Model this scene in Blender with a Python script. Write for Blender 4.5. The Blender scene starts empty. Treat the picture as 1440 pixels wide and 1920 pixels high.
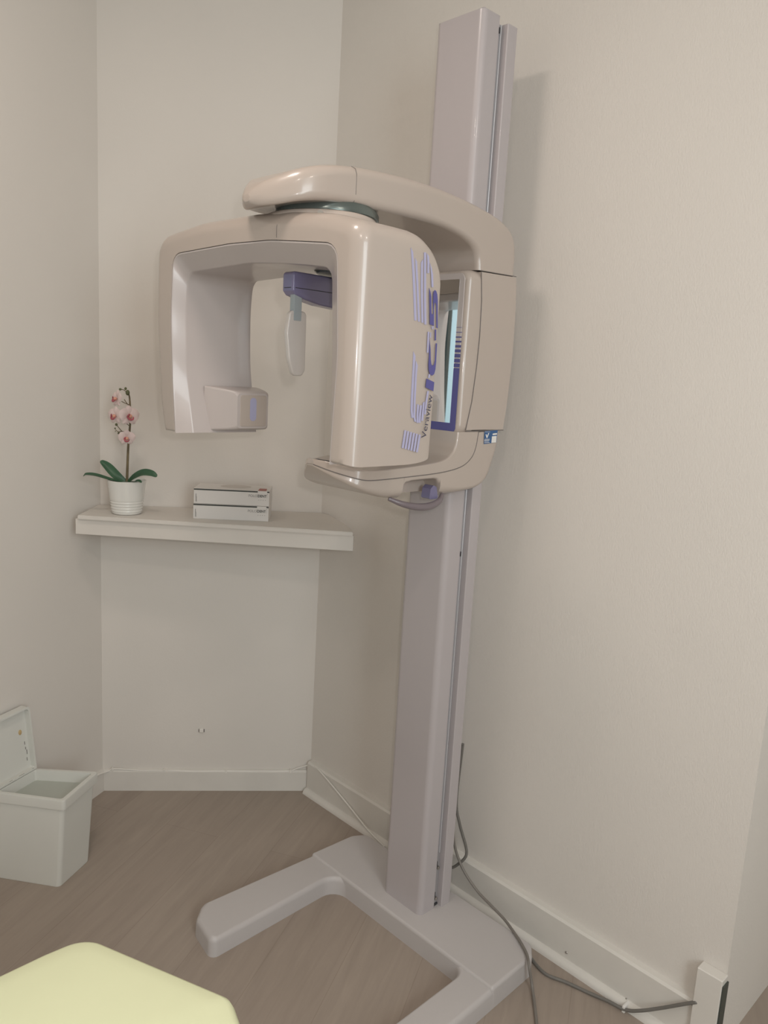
import bpy, bmesh, math, random
from mathutils import Vector, Matrix
random.seed(4)
S = bpy.context.scene
COL = S.collection

# ------------------------------------------------------------------ camera
F, PX, PY, CAMH = 1455.0, 720.0, 960.0, 1.5
def cray(px, py): return Vector(((px-PX)/F, (py-PY)/F, 1.0))
_dn = cray(255, 9200).normalized()
_xv = -720.0
_yv = PY-((_xv-PX)/F*_dn.x+_dn.z)/_dn.y*F
Ya = cray(_xv, _yv).normalized()
Up = -_dn
Xa = Ya.cross(Up).normalized()
RM = Matrix((Xa, Ya, Up))                       # image-space direction -> world
EYE = Vector((0, 0, CAMH))
def pr(px, py): return RM @ cray(px, py)
def atz(px, py, z): d = pr(px, py); return EYE+d*((z-CAMH)/d.z)
def aty(px, py, y): d = pr(px, py); return EYE+d*(y/d.y)
def atx(px, py, x): d = pr(px, py); return EYE+d*(x/d.x)
cd = bpy.data.cameras.new('camera'); cam = bpy.data.objects.new('camera', cd); COL.objects.link(cam)
r, u, b = RM @ Vector((1, 0, 0)), RM @ Vector((0, -1, 0)), RM @ Vector((0, 0, -1))
cam.matrix_world = Matrix(((r.x, u.x, b.x, 0), (r.y, u.y, b.y, 0), (r.z, u.z, b.z, CAMH), (0, 0, 0, 1)))
cd.sensor_fit = 'HORIZONTAL'; cd.sensor_width = 36.0; cd.lens = 36.0*F/1440.0
cd.clip_start = 0.02
S.camera = cam

# ------------------------------------------------------------------ light, exposure
S.view_settings.view_transform = 'Standard'; S.view_settings.look = 'None'
S.view_settings.gamma = 1.0; S.view_settings.use_curve_mapping = False
S.view_settings.exposure = 0.0
w = bpy.data.worlds.new('world'); S.world = w; w.use_nodes = True
w.node_tree.nodes['Background'].inputs[0].default_value = (0.9, 0.95, 1, 1)
w.node_tree.nodes['Background'].inputs[1].default_value = 0.05
def area(name, loc, target, size, power, color, shape='DISK', sy=None):
    l = bpy.data.lights.new(name, 'AREA'); l.shape = shape; l.size = size
    if sy: l.size_y = sy
    l.energy = power; l.color = color
    o = bpy.data.objects.new(name, l); COL.objects.link(o); o.location = loc
    o.rotation_euler = (Vector(target)-Vector(loc)).to_track_quat('-Z', 'Y').to_euler(); return o
WARM = (1.0, 0.86, 0.765)
area('ceiling_lamp_front', (0.45, 1.2, 2.72), (0.45, 1.2, 0), 0.3, 6.2, WARM)
area('ceiling_lamp_near', (-0.35, -0.1, 2.72), (0.3, 0.3, 0), 0.16, 5.0, WARM)
area('ceiling_lamp_right', (0.6, -0.8, 2.72), (0.9, 0.2, 0), 0.16, 4.2, WARM)
area('phone_flash', (0.03, -0.03, 1.56), (0.9, 0.9, 1.2), 0.03, 3.6, (1, 0.95, 0.92))
area('rear_cool_fill', (0.1, -1.66, 1.6), (0.7, 1.8, 1.2), 1.2, 50, (0.88, 0.97, 1.0), 'RECTANGLE', 1.8)  # added cool fill before the closed rear wall, brightens the left wall

# ------------------------------------------------------------------ materials
def mat(name, col, rough=0.5, spec=0.5, metal=0.0, coat=0.0, bump=0.0, bscale=200.0, vary=0.0, vscale=6.0, trans=0.0, emit=None, estr=0.0, stretch=None):
    m = bpy.data.materials.new(name); m.use_nodes = True
    nt = m.node_tree; bs = nt.nodes['Principled BSDF']
    bs.inputs['Base Color'].default_value = (*col, 1)
    bs.inputs['Roughness'].default_value = rough
    bs.inputs['Specular IOR Level'].default_value = spec
    bs.inputs['Metallic'].default_value = metal
    bs.inputs['Coat Weight'].default_value = coat
    bs.inputs['Coat Roughness'].default_value = 0.08
    bs.inputs['Transmission Weight'].default_value = trans
    if emit: bs.inputs['Emission Color'].default_value = (*emit, 1); bs.inputs['Emission Strength'].default_value = estr
    tc = nt.nodes.new('ShaderNodeTexCoord')
    if bump > 0:
        n = nt.nodes.new('ShaderNodeTexNoise'); n.inputs['Scale'].default_value = bscale; n.inputs['Detail'].default_value = 4
        bp = nt.nodes.new('ShaderNodeBump'); bp.inputs['Strength'].default_value = bump; bp.inputs['Distance'].default_value = 0.002
        if stretch:
            mp = nt.nodes.new('ShaderNodeMapping'); mp.inputs['Rotation'].default_value = stretch[0]; mp.inputs['Scale'].default_value = stretch[1]
            nt.links.new(tc.outputs['Object'], mp.inputs[0]); nt.links.new(mp.outputs[0], n.inputs['Vector'])
        else: nt.links.new(tc.outputs['Object'], n.inputs['Vector'])
        nt.links.new(n.outputs['Fac'], bp.inputs['Height']); nt.links.new(bp.outputs[0], bs.inputs['Normal'])
    if vary > 0:
        n2 = nt.nodes.new('ShaderNodeTexNoise'); n2.inputs['Scale'].default_value = vscale; n2.inputs['Detail'].default_value = 5
        rp = nt.nodes.new('ShaderNodeValToRGB')
        rp.color_ramp.elements[0].position = 0.3; rp.color_ramp.elements[1].position = 0.7
        rp.color_ramp.elements[0].color = (*[c*(1-vary) for c in col], 1); rp.color_ramp.elements[1].color = (*[min(1, c*(1+vary)) for c in col], 1)
        nt.links.new(tc.outputs['Object'], n2.inputs['Vector']); nt.links.new(n2.outputs['Fac'], rp.inputs[0]); nt.links.new(rp.outputs[0], bs.inputs['Base Color'])
    return m
M = {}
M['wall'] = mat('wall_paint', (0.74, 0.70, 0.65), 0.75, 0.3, bump=0.12, bscale=140, vary=0.012, vscale=3)
M['wallpaper'] = mat('wall_fibre_paint', (0.74, 0.70, 0.65), 0.7, 0.3, bump=0.35, bscale=170, vary=0.012, vscale=3, stretch=((0.7, 0, 0), (1, 1.8, 0.8)))
M['ceiling'] = mat('ceiling_paint', (0.8, 0.78, 0.74), 0.8, 0.2, vary=0.01)
M['trim'] = mat('trim_gloss_paint', (0.72, 0.69, 0.64), 0.45, 0.4, bump=0.2, bscale=40, vary=0.03, vscale=9)
M['shelf'] = mat('shelf_paint', (0.71, 0.67, 0.62), 0.5, 0.4, bump=0.15, bscale=30, vary=0.02, vscale=8)
M['cream'] = mat('cream_plastic', (0.49, 0.42, 0.37), 0.28, 0.5, coat=0.35, vary=0.01)
M['liner'] = mat('lilac_grey_plastic', (0.53, 0.475, 0.455), 0.3, 0.5, coat=0.25, vary=0.01)
M['grey'] = mat('pale_grey_paint', (0.475, 0.435, 0.44), 0.35, 0.5, coat=0.15, bump=0.04, bscale=400, vary=0.01)
M['baseg'] = mat('textured_grey_paint', (0.53, 0.50, 0.49), 0.45, 0.45, bump=0.12, bscale=300, vary=0.01)
M['groove'] = mat('groove_grey', (0.33, 0.315, 0.32), 0.4, vary=0.02)
M['rib'] = mat('rail_aluminium', (0.62, 0.62, 0.64), 0.3, 0.5, metal=0.4, vary=0.02)
M['dark'] = mat('dark_gap', (0.04, 0.04, 0.045), 0.6, vary=0.05)
M['seam'] = mat('seam_shadow_gap', (0.18, 0.16, 0.15), 0.7, vary=0.05)
M['disc'] = mat('dark_green_metal', (0.16, 0.19, 0.18), 0.25, 0.5, metal=0.6, vary=0.05)
M['purple'] = mat('violet_blue_plastic', (0.19, 0.175, 0.30), 0.25, 0.5, coat=0.3, vary=0.03)
M['blue'] = mat('violet_blue_print', (0.10, 0.095, 0.29), 0.35, vary=0.02)
M['pale_blue'] = mat('pale_lilac_print', (0.42, 0.42, 0.60), 0.35, vary=0.02)
M['stripe'] = mat('lilac_stripe_print', (0.44, 0.43, 0.62), 0.3, vary=0.02)
M['ink'] = mat('dark_ink', (0.05, 0.05, 0.09), 0.5, vary=0.05)
M['mirror'] = mat('mirror_glass', (0.86, 0.9, 0.92), 0.02, 0.5, metal=1.0)
M['clearpad'] = mat('milky_clear_plastic', (0.58, 0.54, 0.51), 0.12, 0.5, coat=0.4, trans=0.0, vary=0.01)
M['slider'] = mat('grey_blue_slider', (0.34, 0.38, 0.40), 0.3, vary=0.03)
M['handle'] = mat('mauve_handle', (0.20, 0.165, 0.18), 0.4, coat=0.2, vary=0.03)
M['steel'] = mat('bolt_steel', (0.45, 0.43, 0.40), 0.3, metal=0.9, vary=0.05)
M['sticker'] = mat('sticker_blue', (0.035, 0.11, 0.27), 0.45, vary=0.03)
M['white'] = mat('white_print', (0.80, 0.78, 0.75), 0.5, vary=0.02)
M['bin'] = mat('white_bin_plastic', (0.70, 0.70, 0.655), 0.4, 0.45, bump=0.05, bscale=300, vary=0.015)
M['tray'] = mat('grey_green_tray_plastic', (0.46, 0.48, 0.43), 0.5, vary=0.02)
M['stain'] = mat('ochre_stain', (0.55, 0.40, 0.20), 0.7, vary=0.2, vscale=60)
M['pot'] = mat('white_ceramic', (0.78, 0.77, 0.73), 0.18, 0.5, coat=0.4, vary=0.01)
M['soil'] = mat('moss_filling', (0.17, 0.22, 0.18), 0.9, bump=0.8, bscale=120, vary=0.3, vscale=40)
M['leaf'] = mat('orchid_leaf', (0.045, 0.115, 0.062), 0.4, 0.4, bump=0.1, bscale=60, vary=0.25, vscale=20)
M['stem'] = mat('orchid_stem', (0.15, 0.115, 0.06), 0.6, vary=0.35, vscale=30)
M['bud'] = mat('orchid_bud', (0.12, 0.13, 0.06), 0.5, vary=0.25, vscale=40)
M['petal'] = mat('orchid_petal', (0.76, 0.63, 0.61), 0.6, 0.3, vary=0.09, vscale=45)
M['lip'] = mat('orchid_lip', (0.42, 0.09, 0.12), 0.5, vary=0.35, vscale=60)
M['throat'] = mat('orchid_throat', (0.72, 0.36, 0.26), 0.55, vary=0.2, vscale=60)
M['card'] = mat('white_carton', (0.76, 0.73, 0.70), 0.45, 0.4, vary=0.015)
M['cardtop'] = mat('carton_grey_print', (0.60, 0.56, 0.52), 0.5, vary=0.03)
M['red'] = mat('carton_red_print', (0.42, 0.14, 0.12), 0.5, vary=0.1, vscale=40)
M['black'] = mat('carton_black_print', (0.045, 0.05, 0.045), 0.5, vary=0.05)
M['inkgrey'] = mat('carton_grey_ink', (0.33, 0.31, 0.30), 0.5, vary=0.03)
M['cablegrey'] = mat('grey_cable_sheath', (0.17, 0.16, 0.145), 0.5, vary=0.08)
M['cablepale'] = mat('pale_grey_cable_sheath', (0.21, 0.19, 0.17), 0.5, vary=0.05)
M['cablewhite'] = mat('white_cable_sheath', (0.80, 0.77, 0.72), 0.5, vary=0.05)
M['seat'] = mat('yellow_green_vinyl', (0.90, 0.93, 0.62), 0.45, 0.4, bump=0.05, bscale=250, vary=0.015)
M['seatbase'] = mat('seat_base_plastic', (0.62, 0.60, 0.55), 0.5, vary=0.02)
M['pane'] = mat('blue_glow_pane', (0.55, 0.75, 0.82), 0.3, emit=(0.42, 0.66, 0.78), estr=0.22)  # added glow for the blue in the mirror and a cool tint
M['frame_dark'] = mat('dark_bar', (0.06, 0.07, 0.06), 0.5, vary=0.05)

def floor_mat():
    m = bpy.data.materials.new('grey_brown_laminate'); m.use_nodes = True
    nt = m.node_tree; N = nt.nodes; L = nt.links; bs = N['Principled BSDF']
    tc = N.new('ShaderNodeTexCoord'); mp = N.new('ShaderNodeMapping'); mp.inputs['Rotation'].default_value = (0, 0, -math.radians(28))
    L.new(tc.outputs['Object'], mp.inputs[0])
    br = N.new('ShaderNodeTexBrick'); br.inputs['Scale'].default_value = 1.0
    br.inputs['Brick Width'].default_value = 1.25; br.inputs['Row Height'].default_value = 0.19
    br.inputs['Mortar Size'].default_value = 0.0009; br.inputs['Mortar Smooth'].default_value = 0.3
    br.inputs['Color1'].default_value = (0.345, 0.285, 0.238, 1); br.inputs['Color2'].default_value = (0.365, 0.305, 0.255, 1)
    br.inputs['Mortar'].default_value = (0.29, 0.235, 0.195, 1); br.offset = 0.37
    L.new(mp.outputs[0], br.inputs['Vector'])
    mp2 = N.new('ShaderNodeMapping'); mp2.inputs['Scale'].default_value = (1.6, 16, 1); L.new(mp.outputs[0], mp2.inputs[0])
    n1 = N.new('ShaderNodeTexNoise'); n1.inputs['Scale'].default_value = 2.2; n1.inputs['Detail'].default_value = 7; n1.inputs['Roughness'].default_value = 0.62; n1.inputs['Distortion'].default_value = 0.6
    L.new(mp2.outputs[0], n1.inputs['Vector'])
    rp = N.new('ShaderNodeValToRGB'); rp.color_ramp.elements[0].position = 0.25; rp.color_ramp.elements[0].color = (0.88, 0.875, 0.87, 1)
    rp.color_ramp.elements[1].position = 0.75; rp.color_ramp.elements[1].color = (1.09, 1.09, 1.09, 1)
    L.new(n1.outputs['Fac'], rp.inputs[0])
    mx = N.new('ShaderNodeMix'); mx.data_type = 'RGBA'; mx.blend_type = 'MULTIPLY'; mx.inputs[0].default_value = 1.0
    L.new(br.outputs['Color'], mx.inputs[6]); L.new(rp.outputs[0], mx.inputs[7]); L.new(mx.outputs[2], bs.inputs['Base Color'])
    bs.inputs['Roughness'].default_value = 0.5
    bp = N.new('ShaderNodeBump'); bp.inputs['Strength'].default_value = 0.12; bp.inputs['Distance'].default_value = 0.001
    L.new(n1.outputs['Fac'], bp.inputs['Height']); L.new(bp.outputs[0], bs.inputs['Normal'])
    return m
M['floor'] = floor_mat()

# ------------------------------------------------------------------ mesh helpers
def V(*a): return Vector(a)
def obj(name, bm, m, parent=None, smooth=True, angle=35, loc=None, doubles=False):
    if doubles: bmesh.ops.remove_doubles(bm, verts=bm.verts, dist=1e-5)
    bmesh.ops.recalc_face_normals(bm, faces=bm.faces)
    me = bpy.data.meshes.new(name); bm.to_mesh(me); bm.free()
    if smooth:
        for p in me.polygons: p.use_smooth = True
        me.set_sharp_from_angle(angle=math.radians(angle))
    ms = m if isinstance(m, (list, tuple)) else [m]
    for x in ms: me.materials.append(M[x] if isinstance(x, str) else x)
    o = bpy.data.objects.new(name, me); COL.objects.link(o)
    if smooth: md = o.modifiers.new('weighted_normals', 'WEIGHTED_NORMAL'); md.keep_sharp = True
    if parent:
        o.parent = parent
        o.matrix_parent_inverse = Matrix.Translation(-wloc(parent))
    return o
def wloc(o):
    v = Vector(o.location)
    p = o.parent
    while p: v = v+Vector(p.location)+o.matrix_parent_inverse.translation; o = p; p = o.parent
    return v
def tag(o, label, cat, group=None):
    o['label'] = label; o['category'] = cat
    if group: o['group'] = group
    return o
def thing(name, label, cat, loc=(0, 0, 0), group=None):
    o = bpy.data.objects.new(name, None); COL.objects.link(o); o.location = loc; o.empty_display_size = 0.05
    return tag(o, label, cat, group)
def struct(name, bm, m, **k):
    o = obj(name, bm, m, **k); o['kind'] = 'structure'; return o

def add_box(bm, lo, hi, bevel=0.0, seg=2, rot=None):
    vs = [bm.verts.new((x, y, z)) for x in (lo[0], hi[0]) for y in (lo[1], hi[1]) for z in (lo[2], hi[2])]
    fs = [bm.faces.new([vs[i] for i in q]) for q in ((0, 1, 3, 2), (4, 6, 7, 5), (0, 4, 5, 1), (2, 3, 7, 6), (0, 2, 6, 4), (1, 5, 7, 3))]
    if bevel > 0:
        es = list({e for f in fs for e in f.edges})
        bmesh.ops.bevel(bm, geom=es, offset=bevel, segments=seg, profile=0.5, affect='EDGES', clamp_overlap=True)
def add_prism(bm, poly, z0, z1, bevel=0.0, seg=2):
    """vertical prism over an xy polygon"""
    a = [bm.verts.new((p[0], p[1], z0)) for p in poly]; c = [bm.verts.new((p[0], p[1], z1)) for p in poly]
    n = len(poly); fs = [bm.faces.new([a[i], a[(i+1) % n], c[(i+1) % n], c[i]]) for i in range(n)]
    fs += [bm.faces.new(a[::-1]), bm.faces.new(c)]
    if bevel > 0:
        es = list({e for f in fs for e in f.edges})
        bmesh.ops.bevel(bm, geom=es, offset=bevel, segments=seg, profile=0.5, affect='EDGES', clamp_overlap=True)
def loft(bm, loops, cap0=True, cap1=True, closed=True):
    rows = [[bm.verts.new(p) for p in l] for l in loops]
    n = len(rows[0])
    for a, c in zip(rows, rows[1:]):
        for i in range(n if closed else n-1):
            j = (i+1) % n
            bm.faces.new([a[i], a[j], c[j], c[i]])
    caps = []
    if cap0: caps.append(bm.faces.new(rows[0][::-1]))
    if cap1: caps.append(bm.faces.new(rows[-1]))
    for c in caps: c.normal_update()
    if caps: bmesh.ops.triangulate(bm, faces=caps)
    return rows
def fillet(pts, rads, seg=6, closed=True):
    out = []; n = len(pts)
    for i, p in enumerate(pts):
        p = Vector(p); r = rads[i] if isinstance(rads, (list, tuple)) else rads
        if r <= 0 or (not closed and i in (0, n-1)): out.append(p); continue
        a = Vector(pts[i-1])-p; c = Vector(pts[(i+1) % n])-p
        la, lc = a.length, c.length; a.normalize(); c.normalize()
        ang = a.angle(c)
        if ang > math.pi-0.03: out.append(p); continue
        t = min(r/math.tan(ang/2), la*0.49, lc*0.49); rr = t*math.tan(ang/2)
        bis = (a+c).normalized(); cen = p+bis*(rr/math.sin(ang/2))
        s = p+a*t-cen; e = p+c*t-cen
        tot = s.angle(e)
        for k in range(seg+1):
            q = k/seg
            v = (s*math.sin((1-q)*tot)+e*math.sin(q*tot))/math.sin(tot) if tot > 1e-4 else s.lerp(e, q)
            out.append(cen+v)
    return out
def spline(pts, n=8, closed=False):
    P = [Vector(p) for p in pts]; out = []; m = len(P)
    for i in range(m if closed else m-1):
        p1, p2 = P[i], P[(i+1) % m]
        p0 = P[i-1] if (closed or i > 0) else p1*2-p2
        p3 = P[(i+2) % m] if (closed or i+2 < m) else p2*2-p1
        for k in range(n):
            t = k/n
            out.append(0.5*((2*p1)+(p2-p0)*t+(2*p0-5*p1+4*p2-p3)*t*t+(3*p1-p0-3*p2+p3)*t**3))
    if not closed: out.append(P[-1])
    return out
def resample(pts, n):
    P = [Vector(p) for p in pts]; d = [0]
    for a, c in zip(P, P[1:]): d.append(d[-1]+(c-a).length)
    out = []; j = 0
    for k in range(n):
        t = d[-1]*k/(n-1)
        while j < len(d)-2 and d[j+1] < t: j += 1
        q = (t-d[j])/max(1e-9, d[j+1]-d[j]); out.append(P[j].lerp(P[j+1], min(1, max(0, q))))
    return out
def add_tube(bm, path, rad, seg=10, caps=True, flat=None):
    P = [Vector(p) for p in path]; loops = []; up = None
    for i, p in enumerate(P):
        t = (P[min(i+1, len(P)-1)]-P[max(i-1, 0)]).normalized()
        if up is None:
            up = t.orthogonal().normalized()
        up = (up-t*up.dot(t)).normalized(); s = t.cross(up)
        rr = rad[i] if isinstance(rad, (list, tuple)) else rad
        loops.append([p+(up*math.cos(a)+s*math.sin(a))*rr for a in [2*math.pi*k/seg for k in range(seg)]])
    loft(bm, loops, caps, caps)
def add_lathe(bm, prof, cen=(0, 0, 0), seg=40, cap0=True, cap1=True):
    c = Vector(cen)
    loft(bm, [[c+V(r*math.cos(2*math.pi*k/seg), r*math.sin(2*math.pi*k/seg), z) for k in range(seg)] for r, z in prof], cap0, cap1)
def add_ball(bm, c, rx, ry=None, rz=None, seg=14, rot=None):
    ry = ry or rx; rz = rz or rx
    mtx = Matrix.Translation(c) @ (rot or Matrix()) @ Matrix.Diagonal((rx, ry, rz, 1))
    bmesh.ops.create_uvsphere(bm, u_segments=seg, v_segments=max(6, seg//2+2), radius=1, matrix=mtx)
def polyn(p, a, b):
    """2D outward normals along an open path (a,b components), left of travel"""
    out = []
    for i in range(len(p)):
        t = (p[min(i+1, len(p)-1)]-p[max(i-1, 0)]).normalized(); out.append(V(t.y, -t.x))
    return out
def sheet(bm, pts, off):
    """thin print: a polygon with a tiny thickness along off"""
    a = [bm.verts.new(p) for p in pts]; c = [bm.verts.new(Vector(p)+Vector(off)) for p in pts]; n = len(a)
    fs = [bm.faces.new(a[::-1]), bm.faces.new(c)]
    for i in range(n): bm.faces.new([a[i], a[(i+1) % n], c[(i+1) % n], c[i]])
    for c in fs: c.normal_update()
    bmesh.ops.triangulate(bm, faces=fs)
def text_bm(s, size, origin, xdir, ydir, width=None, shear=0.0, bold=0.0, thick=0.0004):
    cu = bpy.data.curves.new('t', 'FONT'); cu.body = s; cu.size = size; cu.shear = shear; cu.offset = bold; cu.resolution_u = 4
    to = bpy.data.objects.new('t', cu); COL.objects.link(to)
    dg = bpy.context.evaluated_depsgraph_get(); me = bpy.data.meshes.new_from_object(to.evaluated_get(dg))
    bpy.data.objects.remove(to); bpy.data.curves.remove(cu)
    bm = bmesh.new(); bm.from_mesh(me); bpy.data.meshes.remove(me)
    xs = [v.co.x for v in bm.verts]; sc = (width/(max(xs)-min(xs))) if width else 1.0; x0 = min(xs)
    X = Vector(xdir).normalized(); Y = Vector(ydir).normalized(); Z = X.cross(Y)
    for v in bm.verts: v.co = Vector(origin)+X*((v.co.x-x0)*sc)+Y*v.co.y+Z*thick
    return bm

# ------------------------------------------------------------------ room shell
CR = V(1.68, 2.008); CL = V(1.108, 2.464)          # back corners of the niche
LD = V(-0.89, -0.45).normalized()                  # left wall runs towards the viewer
LE = CL+LD*3.3
ZC = 2.78; YO = 0.52                               # ceiling, outer corner on the right
def wall(name, a, b, inward, m, th=0.12, z1=ZC):
    a, b, n = Vector(a[:2]), Vector(b[:2]), Vector(inward).normalized()
    bm = bmesh.new(); add_prism(bm, [a, b, b-n*th, a-n*th], 0, z1)
    return struct(name, bm, m, smooth=False)
bd = (CR-CL).normalized(); bn = V(bd.y, -bd.x)      # towards the viewer
ln = V(-LD.y, LD.x); ln = ln if ln.x > 0 else -ln
bm = bmesh.new(); add_prism(bm, [(-2.2, -2.2), (2.8, -2.2), (2.8, 2.9), (-2.2, 2.9)], -0.1, 0); struct('floor', bm, 'floor', smooth=False)
bm = bmesh.new(); add_prism(bm, [(-2.2, -2.2), (2.8, -2.2), (2.8, 2.9), (-2.2, 2.9)], ZC, ZC+0.1); struct('ceiling', bm, 'ceiling', smooth=False)
wall('wall_back', CL, CR, bn, 'wall')
bm = bmesh.new(); add_prism(bm, [(1.68, YO), (1.80, YO+0.0), (1.80, 2.10), (1.68, 2.10)], 0, ZC); struct('wall_right', bm, 'wallpaper', smooth=False)
bm = bmesh.new(); add_prism(bm, [(1.80, YO), (2.42, YO), (2.42, YO+0.12), (1.80, YO+0.12)], 0, ZC); struct('wall_reveal', bm, 'wall', smooth=False)
wall('wall_far_right', (2.3, YO), (2.3, -1.7), (-1, 0), 'wall')
wall('wall_behind', (2.3, -1.7), (-1.75, -1.7), (0, 1), 'wall')
wall('wall_far_left', (-1.73, -1.7), (-1.73, LE.y+0.1), (1, 0), 'wall')
# left wall with an added glowing pane out of view, for the mirror's blue reflection
s0, s1, wz0, wz1 = 0.735, 1.12, 0.95, 1.86
def lp(s): return CL+LD*s
bm = bmesh.new()
for a, c, z0, z1 in ((-0.1, s0, 0, ZC), (s1, 3.3, 0, ZC), (s0, s1, 0, wz0), (s0, s1, wz1, ZC)):
    add_prism(bm, [lp(a), lp(c), lp(c)-ln*0.12, lp(a)-ln*0.12], z0, z1)
struct('wall_left', bm, 'wall', smooth=False)
bm = bmesh.new()
add_prism(bm, [lp(s0)-ln*0.07, lp(s1)-ln*0.07, lp(s1)-ln*0.08, lp(s0)-ln*0.08], wz0, wz1)
wn = struct('added_pane_1', bm, 'pane', smooth=False)
bm = bmesh.new()
for a, c, z0, z1 in ((s0, s0+.012, wz0, wz1), (s1-.012, s1, wz0, wz1), (0.811, 0.825, wz0+.012, wz1-.012), (s0+.012, s1-.012, wz0, wz0+.012), (s0+.012, s1-.012, wz1-.012, wz1)):
    add_prism(bm, [lp(a)-ln*0.04, lp(c)-ln*0.04, lp(c)-ln*0.07, lp(a)-ln*0.07], z0, z1)
obj('added_pane_frame', bm, 'frame_dark', wn, smooth=False)

# baseboards
def board(name, a, b, n, h, th, quarter=0.0, m='trim', z0=0.0):
    a, b, n = Vector(a), Vector(b), Vector(n)
    prof = [(0, 0), (th+quarter, 0)]
    if quarter: prof += [(th+quarter*math.cos(t), quarter*math.sin(t)) for t in (0.4, 0.8, 1.2)]+[(th, quarter)]
    prof += [(th, h-0.006), (th-0.005, h), (0, h+0.001)]
    bm = bmesh.new()
    loft(bm, [[V(p.x+n.x*q, p.y+n.y*q, z0+z) for q, z in prof] for p in (a, b)])
    return struct(name, bm, m, angle=30)
board('baseboard_back', CL, CR, bn, 0.078, 0.012)
board('baseboard_left', CL+LD*0.005, CL+LD*2.2, ln, 0.078, 0.012)
board('baseboard_right', (1.68, 2.0), (1.68, 0.575), (-1, 0), 0.118, 0.022, 0.018)
# end block of the right baseboard on the outer corner
bm = bmesh.new(); add_box(bm, (1.648, YO-0.003, 0), (1.68, 0.575, 0.215), 0.002, 1); struct('trim_1', bm, 'trim')
bm = bmesh.new(); add_box(bm, (1.6505, YO-0.0065, 0), (1.679, YO-0.003, 0.20)); struct('trim_2', bm, 'frame_dark', smooth=False)

# corner shelf ------------------------------------------------------
ZS = 1.026
q = [atz(145, 966, ZS), atz(662, 998, ZS)]
fl, fr = q[0], q[1]
sh = [(CL.x+0.004, CL.y-0.004), tuple(CL+LD*0.012), (fl.x, fl.y), (fr.x, fr.y), (fr.x+0.05, fr.y+0.075), (CR.x-0.004, CR.y-0.05), (CR.x-0.004, CR.y-0.004)]
shelf = thing('corner_shelf', 'white painted shelf spanning the niche, holding an orchid and two boxes', 'shelf', (1.3, 2.1, ZS))
bm = bmesh.new(); add_prism(bm, sh, ZS-0.013, ZS); bmesh.ops.bevel(bm, geom=[e for e in bm.edges], offset=0.002, segments=2, affect='EDGES'); obj('shelf_board', bm, 'shelf', shelf)
bm = bmesh.new()
d2 = (V(fr.x, fr.y)-V(fl.x, fl.y)).normalized(); nb = V(-d2.y, d2.x); nb = nb if nb.y > 0 else -nb
a = V(fl.x, fl.y)-d2*0.012+nb*0.012; c = V(fr.x, fr.y)+d2*0.002+nb*0.012
add_prism(bm, [a, c, c+nb*0.022, a+nb*0.022], ZS-0.062, ZS-0.0131, 0.002)
obj('shelf_apron', bm, 'shelf', shelf)

# ------------------------------------------------------------------ panoramic x-ray machine
YC, HW = 1.303, 0.13
mach = thing('dental_x_ray_machine', 'tall cream and grey panoramic dental x-ray machine standing on the floor by the wall', 'x-ray machine', (1.5, YC, 0))

# base: U-shaped foot plate
bo = [(1.645, 1.012), (1.645, 1.625), (1.60, 1.66), (0.985, 1.66), (0.965, 1.632), (0.955, 1.535), (1.388, 1.535), (1.388, 1.052), (0.93, 1.052), (0.93, 0.955), (1.60, 0.955)]
b2 = [V(p[0], p[1]) for p in bo]
def bz(x): return 0.057 if x > 1.40 else 0.057-0.012*min(1, (1.40-x)/0.03)
px = lambda X, Y: atz(X, Y, 0.056)
base_poly = [(1.592, 0.975), (1.592, 1.612), (1.00, 1.66), (0.965, 1.595), (0.965, 1.515), (1.388, 1.462), (1.388, 1.078), (0.95, 1.02), (0.95, 0.905), (1.56, 0.94)]
base_poly = [V(*p) for p in ((1.590, 0.972), (1.588, 1.608), (1.545, 1.632), (1.022, 1.662), (0.978, 1.62), (0.962, 1.515), (1.388, 1.524), (1.388, 1.036), (0.95, 1.036), (0.95, 0.935), (1.555, 0.945))]
base_r = [0.02, 0.03, 0.02, 0.04, 0.03, 0.02, 0.05, 0.035, 0.02, 0.02, 0.02]
bp2 = fillet(base_poly, base_r, 6)
def inset2(poly, d):
    n = len(poly); out = []
    for i in range(n):
        t = (poly[(i+1) % n]-poly[i-1]).normalized(); out.append(poly[i]+V(-t.y, t.x)*d)
    return out
bm = bmesh.new(); loops = []
for z, d in ((0.0, 0.0), (0.038, 0.0012), (0.045, 0.0035), (0.050, 0.007), (0.0525, 0.012)):
    loops.append([V(p.x, p.y, z) for p in inset2(bp2, d)])
loft(bm, loops)
base = obj('base_plate', bm, 'baseg', mach, angle=40)
# raised cross bar between the legs
bm = bmesh.new()
cb = fillet([V(1.5902, 0.9718), V(1.5882, 1.6082), V(1.545, 1.6322), V(1.388, 1.6412), V(1.388, 0.9420), V(1.555, 0.9448)], [0.02, 0.03, 0.02, 0.009, 0.009, 0.02], 6)
loft(bm, [[V(p.x, p.y, z) for p in inset2(cb, d)] for z, d in ((0.002, 0), (0.049, 0.0002), (0.054, 0.0016), (0.057, 0.0042), (0.0585, 0.007))])
obj('cross_bar', bm, 'baseg', base, angle=40)

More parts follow.
